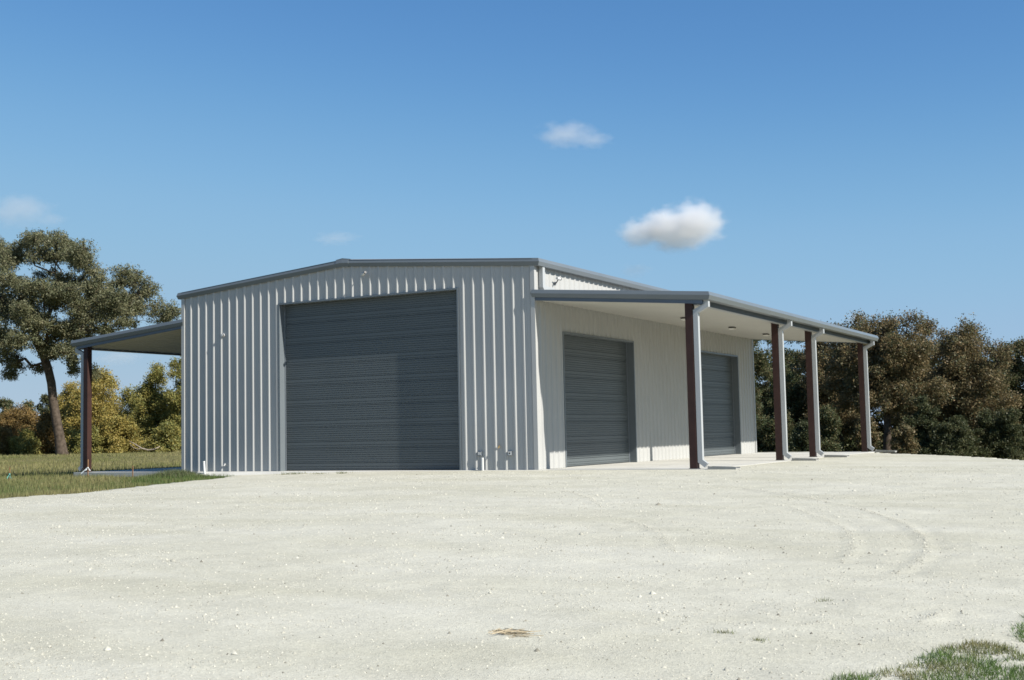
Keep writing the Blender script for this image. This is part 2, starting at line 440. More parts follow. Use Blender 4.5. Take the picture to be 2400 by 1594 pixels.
# corner flashings
def corner(x0, x1, y0, y1, par): MB().box(x0, x1, y0, y1, .008, HE+.1).build('corner_trim', M['wall'], par)
corner(W-.27, W+.135, -.135, .27, fw_); corner(-.19, .2, -.135, .27, fw_)
corner(W-.27, W+.135, LEN-.27, LEN+.135, bw_); corner(-.19, .2, LEN-.27, LEN+.135, bw_)

def overhead_door(mp, t0, t1, h, nsec, name='overhead_door', rec=.66):
    root = empty(name, shed); H = h/nsec
    prof = [(0, -.075), (.035, -.075), (.05, 0)]
    z = .12
    while z < H-.12:
        if z < .68 < z+.205:
            prof += [(.66, 0), (.668, -.065), (.705, -.065), (.72, 0)]; z = .80; continue
        prof += [(z, 0), (z+.012, -.04), (z+.050, -.04), (z+.062, 0)]; z += .205
    prof += [(H-.02, 0), (H, -.02)]
    for s in range(nsec):
        zz = s*H+.02
        MB().sheet([[mp(t0+.1, -rec+o, zz+z_), mp(t1-.1, -rec+o, zz+z_)] for z_, o in prof]).build('door_section', M['door'], root)
    for a, b in ((t0-.09, t0+.07), (t1-.07, t1+.09)):
        A = [mp(a, -rec-.2, .01), mp(b, -rec-.2, .01), mp(b, .125, .01), mp(a, .125, .01)]
        B = [mp(a, -rec-.2, h+.09), mp(b, -rec-.2, h+.09), mp(b, .125, h+.09), mp(a, .125, h+.09)]
        MB().hexa(A+B).build('jamb', M['trim'], root)
    A = [mp(t0+.07, -rec-.2, h-.07), mp(t1-.07, -rec-.2, h-.07), mp(t1-.07, .125, h-.07), mp(t0+.07, .125, h-.07)]
    B = [(p[0], p[1], h+.09) for p in A]
    MB().hexa(A+B).build('head_trim', M['trim'], root)
    for a, b in ((t0+.075, t0+.17), (t1-.17, t1-.075)):
        A = [mp(a, -rec-.1, .012), mp(b, -rec-.1, .012), mp(b, -rec+.05, .012), mp(a, -rec+.05, .012)]
        MB().hexa(A+[(p[0], p[1], h-.08) for p in A]).build('weather_seal', M['greybox'], root)
    A = [mp(t0+.1, -rec-.06, .003), mp(t1-.1, -rec-.06, .003), mp(t1-.1, -rec+.035, .003), mp(t0+.1, -rec+.035, .003)]
    MB().hexa(A+[(p[0], p[1], .05) for p in A]).build('bottom_seal', M['black'], root)
    # dark lining behind the curtain
    MB().poly([mp(t0-.2, -rec-.25, 0), mp(t1+.2, -rec-.25, 0), mp(t1+.2, -rec-.25, h+.2), mp(t0-.2, -rec-.25, h+.2)]).build('lining', M['black'], root)
    return root
tag(overhead_door(mapF, 12.35, 32.45, 16.0, 8), 'wide charcoal overhead door in the gable front')
tag(overhead_door(mapR, 5.25, 21.05, 12.0, 6), 'dark grey overhead door under the porch nearest the corner')
tag(overhead_door(mapR, 37.6, 53.45, 12.0, 6), 'dark grey overhead door under the porch at the far end')

# sculptured gutter and rake profile: (out, up)
GUT = [(0, 0), (.50, 0), (.64, .33), (.52, .64), (0, .66)]
RAKE = [(0, 0), (.06, 0), (.175, .33), (.085, .64), (0, .66)]
def sweep(a, b, out, name, mat, par, prof=GUT, m0=0.0, m1=0.0, cap_dir=None):
    """profile swept from a to b; m0, m1 lengthen each end with the outward offset (mitres)"""
    a = np.array(a, float); b = np.array(b, float); d = (b-a)/np.linalg.norm(b-a); out = np.array(out, float)
    A = [a+out*o-d*m0*o+np.array([0, 0, z]) for o, z in prof]; B = [b+out*o+d*m1*o+np.array([0, 0, z]) for o, z in prof]
    return MB().prism(A, B).build(name, mat, par)

def rake(a, b, dy, par):
    """gable rake whose lower end meets the gutter's profile in a mitre"""
    sg = 1 if a[0] > b[0] else -1
    A = [(a[0]-sg*.5+sg*g[0] if i in (1, 2, 3) else a[0]-sg*.5, a[1]+dy*o, a[2]+z) for i, ((o, z), g) in enumerate(zip(RAKE, GUT))]
    B = [(b[0], b[1]+dy*o, b[2]+z) for o, z in RAKE]
    return MB().prism(A, B).build('rake_trim', M['trim'], par)
def eave_gutter(x, y0, y1, z, sg, par):
    A = [(x+sg*g, y0-o if i in (1, 2, 3) else y0, z+zz) for i, ((g, zz), (o, _)) in enumerate(zip(GUT, RAKE))]
    B = [(x+sg*g, y1+o if i in (1, 2, 3) else y1, z+zz) for i, ((g, zz), (o, _)) in enumerate(zip(GUT, RAKE))]
    return MB().prism(A, B).build('gutter', M['trim'], par)
roofp = empty('roof', shed)
OUT = .118
for sgn, xa in ((-1, -.07), (1, W+.07)):
    # roof sheet, ribs running down the slope
    rows = []
    ys = np.arange(-.25, LEN+.3, .5)
    rows = [[(xa, y, roof_z(0)+.60+.1*(i % 2)), (20, y, roof_z(20)+.60+.1*(i % 2))] for i, y in enumerate(ys)]
    MB().sheet(rows).build('roof_sheet', M['roof'], roofp)
    # gable rakes, front and rear
    rake((xa+sgn*.5, -OUT, HE-.04), (20, -OUT, HR-.04), -1, roofp)
    rake((xa+sgn*.5, LEN+OUT, HE-.04), (20, LEN+OUT, HR-.04), 1, roofp)
    # eave gutters
    eave_gutter(xa, -OUT, LEN+OUT, HE-.04, sgn, roofp)
GB = [(-.02, -.02), (.09, -.02), (.21, .33), (.12, .69), (-.02, .71)]
for y, dy in ((-OUT, -1), (LEN+OUT, 1)):
    mb = MB()
    for x0, x1 in ((19.3, 20.0), (20.0, 20.75)):
        A = [(x0, y+dy*o, roof_z(x0)-.04+z) for o, z in GB]; B = [(x1, y+dy*o, roof_z(x1)-.04+z) for o, z in GB]; mb.prism(A, B)
    mb.build('peak_box', M['trim'], roofp)
MB().prism([(19.2, -.2, HR+.62), (20, -.2, HR+.74), (20.8, -.2, HR+.62), (20, -.2, HR+.66)],
           [(19.2, LEN+.2, HR+.62), (20, LEN+.2, HR+.74), (20.8, LEN+.2, HR+.62), (20, LEN+.2, HR+.66)]).build('ridge_cap', M['trim'], roofp)

def rect_path(P, y0, y1, w):
    """rectangular duct following a path of (x, z) points"""
    P = [np.array(p, float) for p in P]; Lp, Rp = [], []
    for i, p in enumerate(P):
        ds = []
        if i > 0: ds.append((P[i]-P[i-1])/np.linalg.norm(P[i]-P[i-1]))
        if i < len(P)-1: ds.append((P[i+1]-P[i])/np.linalg.norm(P[i+1]-P[i]))
        nm = sum(np.array([-d[1], d[0]]) for d in ds); nm /= np.linalg.norm(nm)
        k = w/2/max(.5, nm@np.array([-ds[0][1], ds[0][0]])); Lp.append(p+nm*k); Rp.append(p-nm*k)
    mb = MB(); n = len(P)
    mb.v = [(q[0], y, q[1]) for y in (y0, y1) for S in (Lp, Rp) for q in S]
    I = lambda side, lr, i: side*2*n+lr*n+i
    for i in range(n-1):
        mb.f += [(I(0,0,i), I(0,1,i), I(0,1,i+1), I(0,0,i+1)), (I(1,0,i), I(1,0,i+1), I(1,1,i+1), I(1,1,i)),
                 (I(0,0,i), I(0,0,i+1), I(1,0,i+1), I(1,0,i)), (I(0,1,i), I(1,1,i), I(1,1,i+1), I(0,1,i+1))]
    mb.f += [(I(0,0,0), I(1,0,0), I(1,1,0), I(0,1,0)), (I(0,0,n-1), I(0,1,n-1), I(1,1,n-1), I(1,0,n-1))]
    return mb

# ---- lean-to porches (right one is x > 40, the left one is its mirror image)
POSTS_Y = [0.02, 23.2, 35.0, 58.2]
XE = 55.25                                    # where the gutter hangs
def lz(x): return 14.70-.0865*(x-40)          # underside of the rake trim
def porch(mir):
    X_ = (lambda x: x) if mir > 0 else (lambda x: 40-x)
    name = 'lean_to_roof'
    r = empty(name, shed)
    Y0, Y1 = -.12, LEN+.12
    ys = np.arange(Y0, Y1+.1, .5)
    MB().sheet([[(X_(40.1), y, lz(40.1)+.60+.08*(i % 2)), (X_(XE), y, lz(XE)+.60+.08*(i % 2))] for i, y in enumerate(ys)]).build('roof_sheet', M['roof'], r)
    for y, dy in ((Y0, -1), (Y1, 1)):
        A = [(X_(XE+(g[0] if i in (1, 2, 3) else 0)), y+dy*o, lz(XE)+z) for i, ((o, z), g) in enumerate(zip(RAKE, GUT))]
        B = [(X_(40.0-o*.8), y+dy*o, lz(40.0)+z) for o, z in RAKE]
        MB().prism(A, B).build('rake_trim', M['trim'], r)
        bb = MB().hexa([(X_(40.02), y-dy*.03, lz(40)-.28), (X_(XE-.05), y-dy*.03, lz(XE)-.30), (X_(XE-.05), y-dy*.28, lz(XE)-.30), (X_(40.02), y-dy*.28, lz(40)-.28),
                        (X_(40.02), y-dy*.03, lz(40)+.5), (X_(XE-.05), y-dy*.03, lz(XE)+.5), (X_(XE-.05), y-dy*.28, lz(XE)+.5), (X_(40.02), y-dy*.28, lz(40)+.5)])
        bb.build('rake_beam', M['beam'], r)
    eave_gutter(X_(XE), Y0, Y1, lz(XE), mir, r)
    # eave beam: a channel with a turned-out lip
    ze = lz(XE)
    mb = MB(); mb.box(*sorted((X_(54.40), X_(54.75))), Y0+.29, Y1-.29, ze-.30, ze+.45)
    mb.build('eave_beam', M['beam'], r)
    MB().box(*sorted((X_(54.36), X_(54.86))), Y0+.29, Y1-.29, ze-.345, ze-.303).build('beam_lip', M['roof'], r)
    MB().sheet([[(X_(54.75), Y0+.3, ze+.12), (X_(54.75), Y1-.3, ze+.12)], [(X_(XE+.05), Y0+.3, ze+.04), (X_(XE+.05), Y1-.3, ze+.04)]]).build('gutter_bracket_strip', M['trim'], r)
    # soffit sheets, 3 ft wide with a small rib every foot
    e = np.linspace(Y0+.29, Y1-.29, 21)
    for a, b in zip(e, e[1:]):
        ts = [a]
        for k in (1/6, .5, 5/6):
            c = a+(b-a)*k; ts += [c-.1, c-.04, c+.04, c+.1]
        ts.append(b); of_ = [0]+[0, .05, .05, 0]*3+[0]
        s = lambda x: lz(x)-.22
        MB().sheet([[(X_(40.14), t, s(40.14)-o_), (X_(54.40), t, s(54.40)-o_)] for t, o_ in zip(ts, of_)]).build('soffit_panel', M['soffit'], r)
    # posts and downspouts
    for i, y in enumerate(POSTS_Y):
        p = MB()
        p.box(*sorted((X_(53.66), X_(54.26))), y, y+.60, .03, lz(54)-.26); po = p.build('post', M['post'], shed)
        MB().box(*sorted((X_(53.60), X_(54.33))), y-.06, y+.66, .004, .05).build('base_plate', M['plate'], po)
        MB().box(*sorted((X_(53.58), X_(54.34))), y-.05, y+.65, lz(54)-.255, lz(54)-.225).build('cap_plate', M['plate'], po)
        P = [(55.42, lz(XE)+.02), (55.42, lz(XE)-.42), (54.52, lz(XE)-.86), (54.52, .62), (55.0, .27)]
        P = [(X_(a), b) for a, b in P]
        rect_path(P, y+.06, y+.44, .40).build('downspout', M['spout'], shed)
    return r
tag(porch(1), 'porch roof on the sunlit side with three soffit lights')
tag(porch(-1), 'porch roof on the shaded side')

# main gutter's downspout landing on the porch roof
P = [(.98, HE+.05), (.98, lz(40)+1.0), (1.15, lz(40)+.82), (3.0, lz(40)+.80)]
mb = rect_path(P, W+.13, W+.5, .42); mb.v = [(y, x, z) for x, y, z in mb.v]; mb.build('downspout', M['spout'], shed)

# ------------------------------------------------------------------ slab
slab = MB()
slab.box(-15.3, 55.3, -.30, LEN+.6, -.9, 0)
slab.prism([(2.2, -.30, 0), (2.2, -1.5, -.40), (2.2, -.30, -.6)], [(41, -.30, 0), (41, -1.5, -.40), (41, -.30, -.6)])
s = slab.build('concrete_slab', M['concrete']); tag(s, kind='structure')
mb = MB()
for y in (11.8, 23.5, 35.3, 47.0): mb.box(W+.14, 55.28, y, y+.05, 0, .004)
mb.box(47.6, 47.65, .1, 11.78, 0, .004)
mb.build('control_joint', M['joint'], s)

# ------------------------------------------------------------------ fixtures
def soffit_light(x, y, label):
    r = empty('soffit_light'); tag(r, label, 'light', 'soffit lights under the porch')
    z = lz(x)-.22-.06
    MB().hexa([(x-.26, y-.34, z-.13), (x+.26, y-.34, z-.13), (x+.26, y+.34, z-.13), (x-.26, y+.34, z-.13),
               (x-.32, y-.42, z), (x+.32, y-.42, z), (x+.32, y+.42, z), (x-.32, y+.42, z)]).build('housing', M['bronze'], r)
    MB().box(x-.25, x+.25, y-.33, y+.33, z-.25, z-.133).build('diffuser', M['lens'], r)
for y, lb in ((18.3, 'small dark soffit light half hidden behind the front porch post'), (32.3, 'dark soffit light in mid ceiling right of the front porch post'),
              (44.1, 'dark soffit light just left of the second porch post')):
    soffit_light(46.7, y, lb)

def wall_camera(p, d, label, flip=False):
    """white bullet camera with a dark front, on a small arm"""
    r = empty('security_camera'); tag(r, label, 'camera')
    p = np.array(p, float); d = np.array(d, float); d /= np.linalg.norm(d)
    MB().tube([p-d*.30, p+d*.16], .125, 12).build('body', M['white'], r, False)
    MB().tube([p+d*.162, p+d*.27], [.13, .12], 12).build('lens_hood', M['black'], r)
    return r, p, d
r, p, d = wall_camera((22.75, -.55, 18.10), (.75, -.42, .28), 'white bullet camera angled up under the gable peak')
MB().tube([(22.15, -.06, 18.12), (22.35, -.3, 18.02), p-d*.2], .045, 8).build('arm', M['white'], r)
MB().tube([(22.15, -.02, 18.12), (22.15, -.08, 18.12)], .13, 12).build('base', M['white'], r)
r, p, d = wall_camera((W+.55, 3.75, 16.62), (.15, 1, -.08), 'white bullet camera on the sunlit upper side wall')
MB().tube([(W+.02, 3.6, 16.15), (W+.35, 3.55, 16.2), p-d*.12+np.array([0, 0, -.12])], .05, 8).build('arm', M['black'], r)
MB().tube([(W+.0, 3.6, 16.15), (W+.06, 3.6, 16.15)], .14, 12).build('base', M['white'], r)
r = empty('security_camera'); tag(r, 'small white dome camera midway up the left of the gable wall', 'camera')
MB().tube([(5.30, 0, 13.42), (5.30, -.14, 13.42)], [.17, .17], 14).build('base', M['white'], r)
MB().tube([(5.30, -.142, 13.42), (5.30, -.22, 13.41), (5.30, -.27, 13.40)], [.14, .12, .05], 14).build('dome', M['black'], r)
MB().tube([(5.30, -.272, 13.40), (5.30, -.29, 13.40)], [.14, .12], 14).build('face_ring', M['white'], r)

def outlet(x, z, label, double):
    r = empty('outlet_box'); tag(r, label, 'outlet')
    MB().box(x-.2, x+.2, -.17, 0, z-.2, z+.2).build('box', M['greybox'], r)
    if double:
        for dx in (-.075, .075): MB().box(x+dx-.045, x+dx+.045, -.195, -.172, z-.12, z+.12).build('cover', M['white'], r)
    else:
        MB().box(x-.16, x+.16, -.19, -.172, z-.16, z+.16).build('cover', M['white'], r)
        MB().tube([(x, -.192, z), (x, -.215, z)], .07, 12).build('socket', M['black'], r)
outlet(34.43, 1.43, 'grey outlet box with two pale covers nearest the big door', True)
outlet(37.44, 1.43, 'grey outlet box with one round socket nearest the building corner', False)
def faucet(x, z, label, mat, sc=1.0):
    r = empty('hose_faucet'); tag(r, label, 'faucet')
    MB().tube([(x, 0, z), (x, -.22*sc, z), (x, -.30*sc, z-.12*sc)], .045*sc, 8).build('spout', mat, r)
    MB().tube([(x, -.16*sc, z+.11*sc), (x, -.16*sc, z+.14*sc)], .09*sc, 8).build('handle', mat, r)
    MB().tube([(x, -.16*sc, z), (x, -.16*sc, z+.12*sc)], .02*sc, 6).build('stem', mat, r)
    MB().tube([(x, -.005, z), (x, -.03, z)], .10*sc, 10).build('flange', M['white'], r)
faucet(36.41, 1.99, 'brass hose faucet between the two outlet boxes', M['brass'])
faucet(5.53, .66, 'small pale hose faucet low on the left of the gable wall', M['white'])

def pvc(x, y, z0, h, tilt, label, cap):
    r = empty('pipe_stub'); tag(r, label, 'pipe', 'white pipe stubs beside the gable wall')
    MB().tube([(x, y, z0), (x+tilt, y, z0+h)], .115, 14).build('pipe', M['white'], r, False)
    MB().tube([(x+tilt, y, z0+h+.002), (x+tilt*1.1, y, z0+h+.07)], [.145, .13] if cap else [.12, .10], 14).build('cap', M['white'], r)
pvc(34.85, -.35, -.05, 1.06, 0, 'upright white pipe stub below the outlet box right of the big door', False)
pvc(3.48, -.75, -.5, 1.45, -.12, 'leaning white pipe stub in the grass at the left end of the gable wall', True)

names = ['concrete splash block at the front porch post', 'concrete splash block at the second porch post', 'concrete splash block at the third porch post', 'concrete splash block at the farthest porch post']
for y, lb in zip(POSTS_Y, names):
    r = empty('splash_block'); tag(r, lb, 'splash block', 'splash blocks under the downspouts')
    x0, x1, yc = 55.35, 57.7, y-.15; z0 = float(pad_z(56.5, yc))-.05
    MB().hexa([(x0, yc-.42, z0), (x1, yc-.55, z0), (x1, yc+.55, z0), (x0, yc+.42, z0),
               (x0, yc-.42, z0+.20), (x1, yc-.55, z0+.13), (x1, yc+.55, z0+.13), (x0, yc+.42, z0+.20)]).build('base', M['block'], r)
    for sg in (-1, 1):
        a = yc+sg*.42; b = yc+sg*.55
        MB().hexa([(x0, min(a, a-sg*.1), z0+.202), (x1, min(b, b-sg*.1), z0+.132), (x1, max(b, b-sg*.1), z0+.132), (x0, max(a, a-sg*.1), z0+.202),
                   (x0, min(a, a-sg*.1), z0+.30), (x1, min(b, b-sg*.1), z0+.22), (x1, max(b, b-sg*.1), z0+.22), (x0, max(a, a-sg*.1), z0+.30)]).build('rim', M['block'], r)
    MB().box(x0, x0+.09, yc-.32, yc+.32, z0+.203, z0+.32).build('back_rim', M['block'], r)

def stake(u, v0, v1, yy, label, ribbon=None, w=.10):
    d_ = ray(u, v0); depth = (yy-CAM[1])/d_[1]; b = CAM+depth*d_; b[2] = float(field_z(b[0], b[1])); h = (v0-v1)*depth/FPX
    r = empty('survey_stake'); tag(r, label, 'stake', 'survey stakes in the grass')
    x, y, z = b; k = w/2
    mb = MB().box(x-k, x+k, y-k*.6, y+k*.6, z-.25, z+h)
    mb.build('stick', M['stake'], r)
    if ribbon:
        rng2 = random.Random(int(u)); z1 = z+h*.55
        mb = MB().tube([(x, y, z1-.06), (x, y, z1+.06)], w*.72, 8)
        for q in range(6):
            a = rng2.uniform(0, 6.28); P0 = np.array([x, y, z1]); pts = [P0]
            for t in range(5):
                P0 = P0+np.array([math.cos(a)*.05, math.sin(a)*.05, -.09 if ribbon == 'ribbon_teal' else -.06]); a += rng2.uniform(-.4, .4); pts.append(P0)
            mb.sheet([[p_+np.array([0, 0, .05]), p_-np.array([0, 0, .05])] for p_ in pts])
        if ribbon == 'ribbon_white':
            P0 = np.array([x, y-.05, z1]); pts = [P0+np.array([-.1*t, -.03*t, -.085*t]) for t in range(8)]
            mb.sheet([[p_+np.array([0, 0, .07]), p_-np.array([.02, 0, .07])] for p_ in pts])
        mb.build('ribbon', M[ribbon], r)
stake(22, 1148, 1113, -10, 'short wooden survey stake with teal ribbon at the far left', 'ribbon_teal')
stake(206, 1120, 1077, -2.2, 'wooden survey stake with white ribbon in front of the left porch post', 'ribbon_white')
stake(311, 1120, 1092, -2.0, 'bare wooden survey stake in grass beside the left slab edge')

# ------------------------------------------------------------------ grass
def blades(x, y, z, h, w, colr, lean=.35):
    n = len(x); a = rng.uniform(0, 6.28, n); dx, dy = np.cos(a)*w/2, np.sin(a)*w/2
    b = rng.uniform(0, 6.28, n); l = h*lean*rng.random(n)
    V = np.empty((n, 3, 3)); V[:, 0] = np.stack([x-dx, y-dy, z-.05], -1); V[:, 1] = np.stack([x+dx, y+dy, z-.05], -1)
    V[:, 2] = np.stack([x+np.cos(b)*l, y+np.sin(b)*l, z+h], -1)
    return V.reshape(-1, 3), np.repeat(colr, 3, 0)

def mixcol(t, a, b, j=.25):
    t = np.asarray(t)[:, None]; c = np.array(a)*(1-t)+np.array(b)*t
    return c*rng.uniform(1-j, 1+j, (len(t), 1))

GREEN, OLIVE, STRAW = (.088, .132, .040), (.160, .170, .058), (.245, .220, .10)
# near bank beside the gravel
n = 120000; x = rng.uniform(-60, 22, n); y = rng.uniform(-48, 6, n); pdv = poly_dist(x, y)
keep = (pdv < .25+.5*rng.random(n)) & ~((x > -15.4) & (x < 56) & (y > -.34)) & (rng.random(n) < .25+.75*smooth((fbm(x*.5, y*.5, 61)-.3)/.3))
x, y, pdv = x[keep], y[keep], pdv[keep]
t = fbm(x*.18, y*.18, 62); gr = np.clip(.42+(t-.35)*2.4, 0, 1)*(.55+.45*smooth((pdv+14)/10))
h = (.20+.34*fbm(x*.4, y*.4, 63))*rng.uniform(.6, 1.3, len(x))
cl = mixcol(np.clip(1-gr+rng.normal(0, .18, len(x)), 0, 1), GREEN, STRAW); V1, C1 = blades(x, y, field_z(x, y), h, rng.uniform(.03, .07, len(x)), cl)
# meadow beyond, up to the trees
n = 110000; a = rng.uniform(math.radians(96), math.radians(152), n); rr = 105+235*rng.random(n)**.8
x = CAM[0]+rr*np.cos(a); y = CAM[1]+rr*np.sin(a)
keep = (x < -16) & (y > -20); keep |= (x < 8) & (y > 61); x, y, rr = x[keep], y[keep], rr[keep]
t = fbm(x*.06, y*.06, 64); cl = mixcol(np.clip((t-.3)*2.2+rng.normal(0, .2, len(x)), 0, 1), OLIVE, STRAW)
h = (.18+.5*smooth((fbm(x*.05, y*.09, 66)-.35)/.3))*rng.uniform(.5, 1.2, len(x)); V2, C2 = blades(x, y, field_z(x, y), h, rng.uniform(.06, .14, len(x))*(rr/200), cl)
o = link('meadow_grass', raw_mesh('meadow_grass', np.concatenate([V1, V2]), 3, np.concatenate([C1, C2])), M['grass'])
tag(o, 'rough green and straw coloured meadow grass left of the building', 'grass', kind='stuff')

# weeds banked against the building's left front corner
n = 5200; x = rng.normal(1.0, 2.6, n); y = -1.2-np.abs(rng.normal(0, 1.0, n)); keep = (x > -9) & (x < 7.5) & (y > -4.5); x, y = x[keep], y[keep]
h = .75*np.exp(-((x-.8)/3.2)**2)*rng.uniform(.45, 1.15, len(x))+.15
V3, C3 = blades(x, y, field_z(x, y)-.05, h, rng.uniform(.03, .06, len(x)), mixcol(np.clip(rng.normal(.35, .3, len(x)), 0, 1), (.085, .125, .042), (.20, .19, .12)), .5)
o = link('corner_weeds', raw_mesh('corner_weeds', V3, 3, C3), M['grass']); tag(o, 'bank of taller green weeds against the left front corner of the building', 'weeds', kind='stuff')
# turf creeping over the gravel at the bottom right
corner_px = [(1960,1594),(2010,1572),(2070,1550),(2090,1538),(2150,1530),(2180,1505),(2230,1482),(2290,1478),(2330,1500),(2380,1465),(2420,1450)]
TURF = np.array([on_pad(*q)[:2] for q in corner_px])
def turf_mask(x, y):
    best = np.full(np.shape(x), 1e9); sgn = np.zeros(np.shape(x))
    for p_, q_ in zip(TURF, TURF[1:]):
        d = q_-p_; t = np.clip(((x-p_[0])*d[0]+(y-p_[1])*d[1])/(d@d), 0, 1); ds = np.hypot(x-p_[0]-t*d[0], y-p_[1]-t*d[1])
        cr = d[0]*(y-p_[1])-d[1]*(x-p_[0]); m_ = ds < best; sgn = np.where(m_, cr, sgn); best = np.where(m_, ds, best)
    return np.where(sgn < 0, best, -best)
n = 230000; x = rng.uniform(79, 93, n); y = rng.uniform(-76, -54, n)
mk = turf_mask(x, y); patch = fbm(x*.75, y*.75, 71); den = smooth((mk+2.6*(patch-.5)-.15)/.5)*smooth((fbm(x*1.6, y*1.6, 72)-.26)/.14)
keep = rng.random(n) < den*.92; x, y, mk = x[keep], y[keep], mk[keep]
t = fbm(x*1.1, y*1.1, 73); cl = mixcol(np.clip((t-.42)*2.6+rng.normal(0, .22, len(x)), 0, 1), (.105, .170, .045), (.22, .20, .09))
V1, C1 = blades(x, y, gravel_z(x, y), rng.uniform(.05, .17, len(x)), rng.uniform(.014, .03, len(x)), cl, 1.7)
o = link('turf_patch', raw_mesh('turf_patch', V1, 3, C1), M['grass']); tag(o, 'patchy green turf creeping over gravel in the near right corner', 'grass', kind='stuff')

# sprigs along the slab and in the yard
def sprig(x, y, n, h, spread, cols, label, name='grass_tuft', sy=1.0):
    X_ = x+rng.normal(0, spread, n); Y_ = y+rng.normal(0, spread*sy, n)
    V, C = blades(X_, Y_, gravel_z(X_, Y_), h*rng.uniform(.4, 1.2, n), rng.uniform(.012, .03, n)*(1+h), mixcol(rng.random(n), *cols), 1.2)
    o = link(name, raw_mesh(name, V, 3, C), M['grass']); tag(o, label, 'grass tuft', 'small tufts on the gravel', 'stuff'); return o
def px_sprig(u, v, n, h, sp, cols, label, sy=1.0):
    p_ = on_pad(u, v); sprig(p_[0], p_[1], n, h, sp, cols, label, sy=sy)
gs = (GREEN, STRAW)
px_sprig(606, 1112.0, 130, .22, .55, gs, 'thin straggling grass along the slab under the left of the big door', .15)
px_sprig(685, 1111.5, 220, .28, .8, gs, 'grass tuft at the foot of the left jamb of the big door', .15)
px_sprig(745, 1111, 90, .2, .5, gs, 'low wisps of grass along the slab a little right of the door jamb', .15)
px_sprig(802, 1110.5, 110, .25, .35, gs, 'lone grass tuft by the slab below the middle of the big door', .2)
px_sprig(1935, 1408, 50, .10, .10, gs, 'tiny green sprig in the yard above the turf corner')
px_sprig(1695, 1483, 70, .09, .16, gs, 'low flat green sprig in the yard right of the straw clump', .4)
px_sprig(1782, 1502, 50, .09, .10, gs, 'small green sprig nearest the turf corner on open gravel')
# clump of dead straw
p_ = on_pad(1192, 1488); n = 48
X_ = p_[0]+rng.normal(0, .22, n)+.1*rng.random(n); Y_ = p_[1]+rng.normal(0, .13, n); a = rng.normal(YAW, .35, n)+math.pi*(rng.random(n) < .5); l = rng.uniform(.2, .75, n)
z = gravel_z(X_, Y_)+.01+.07*rng.random(n); dx, dy = np.cos(a)*l/2, np.sin(a)*l/2; w = .009
V = np.empty((n, 4, 3)); zz = z+rng.normal(0, .03, n)
V[:, 0] = np.stack([X_-dx, Y_-dy, z], -1); V[:, 1] = np.stack([X_+dx, Y_+dy, zz], -1); V[:, 2] = np.stack([X_+dx, Y_+dy, zz+w*2], -1); V[:, 3] = np.stack([X_-dx, Y_-dy, z+w*2], -1)
o = link('straw_clump', raw_mesh('straw_clump', V.reshape(-1, 3), 4, np.repeat(mixcol(rng.random(n), (.40, .33, .22), (.54, .46, .33)), 4, 0)), M['grass'])
tag(o, 'small clump of dead brown straw lying on the near gravel', 'straw')

# ------------------------------------------------------------------ trees
def skeleton(trunk, lobes, jitter, start):
    """trunk: [(point, radius)], lobes: [(centre, radii)]; limbs grow from the nearest wood already there"""
    pos = [np.array(p, float) for p, _ in trunk]; par = [-1]+list(range(len(trunk)-1)); n0 = len(pos)
    top = pos[-1]; order = sorted(range(len(lobes)), key=lambda i: np.linalg.norm(lobes[i][0]-top))
    tips = []
    for i in order:
        c = lobes[i][0]; best, bi = 1e9, 0
        for j in range(start, len(pos)):
            d = np.linalg.norm(c-pos[j])
            pen = .25*np.linalg.norm(pos[j]-top)+(.8*max(0, pos[j][2]-c[2]))
            if d+pen < best: best, bi = d+pen, j
        a = pos[bi]; L = np.linalg.norm(c-a); k = max(2, int(L/2.2)); prev = bi
        for t in range(1, k+1):
            f = t/k; p_ = a+(c-a)*f+rng.normal(0, jitter, 3)*L*.10*math.sin(math.pi*f)*1.6; p_[2] += .10*L*math.sin(math.pi*f)
            pos.append(p_); par.append(prev); prev = len(pos)-1
        tips.append((prev, i))
    return pos, par, tips, n0

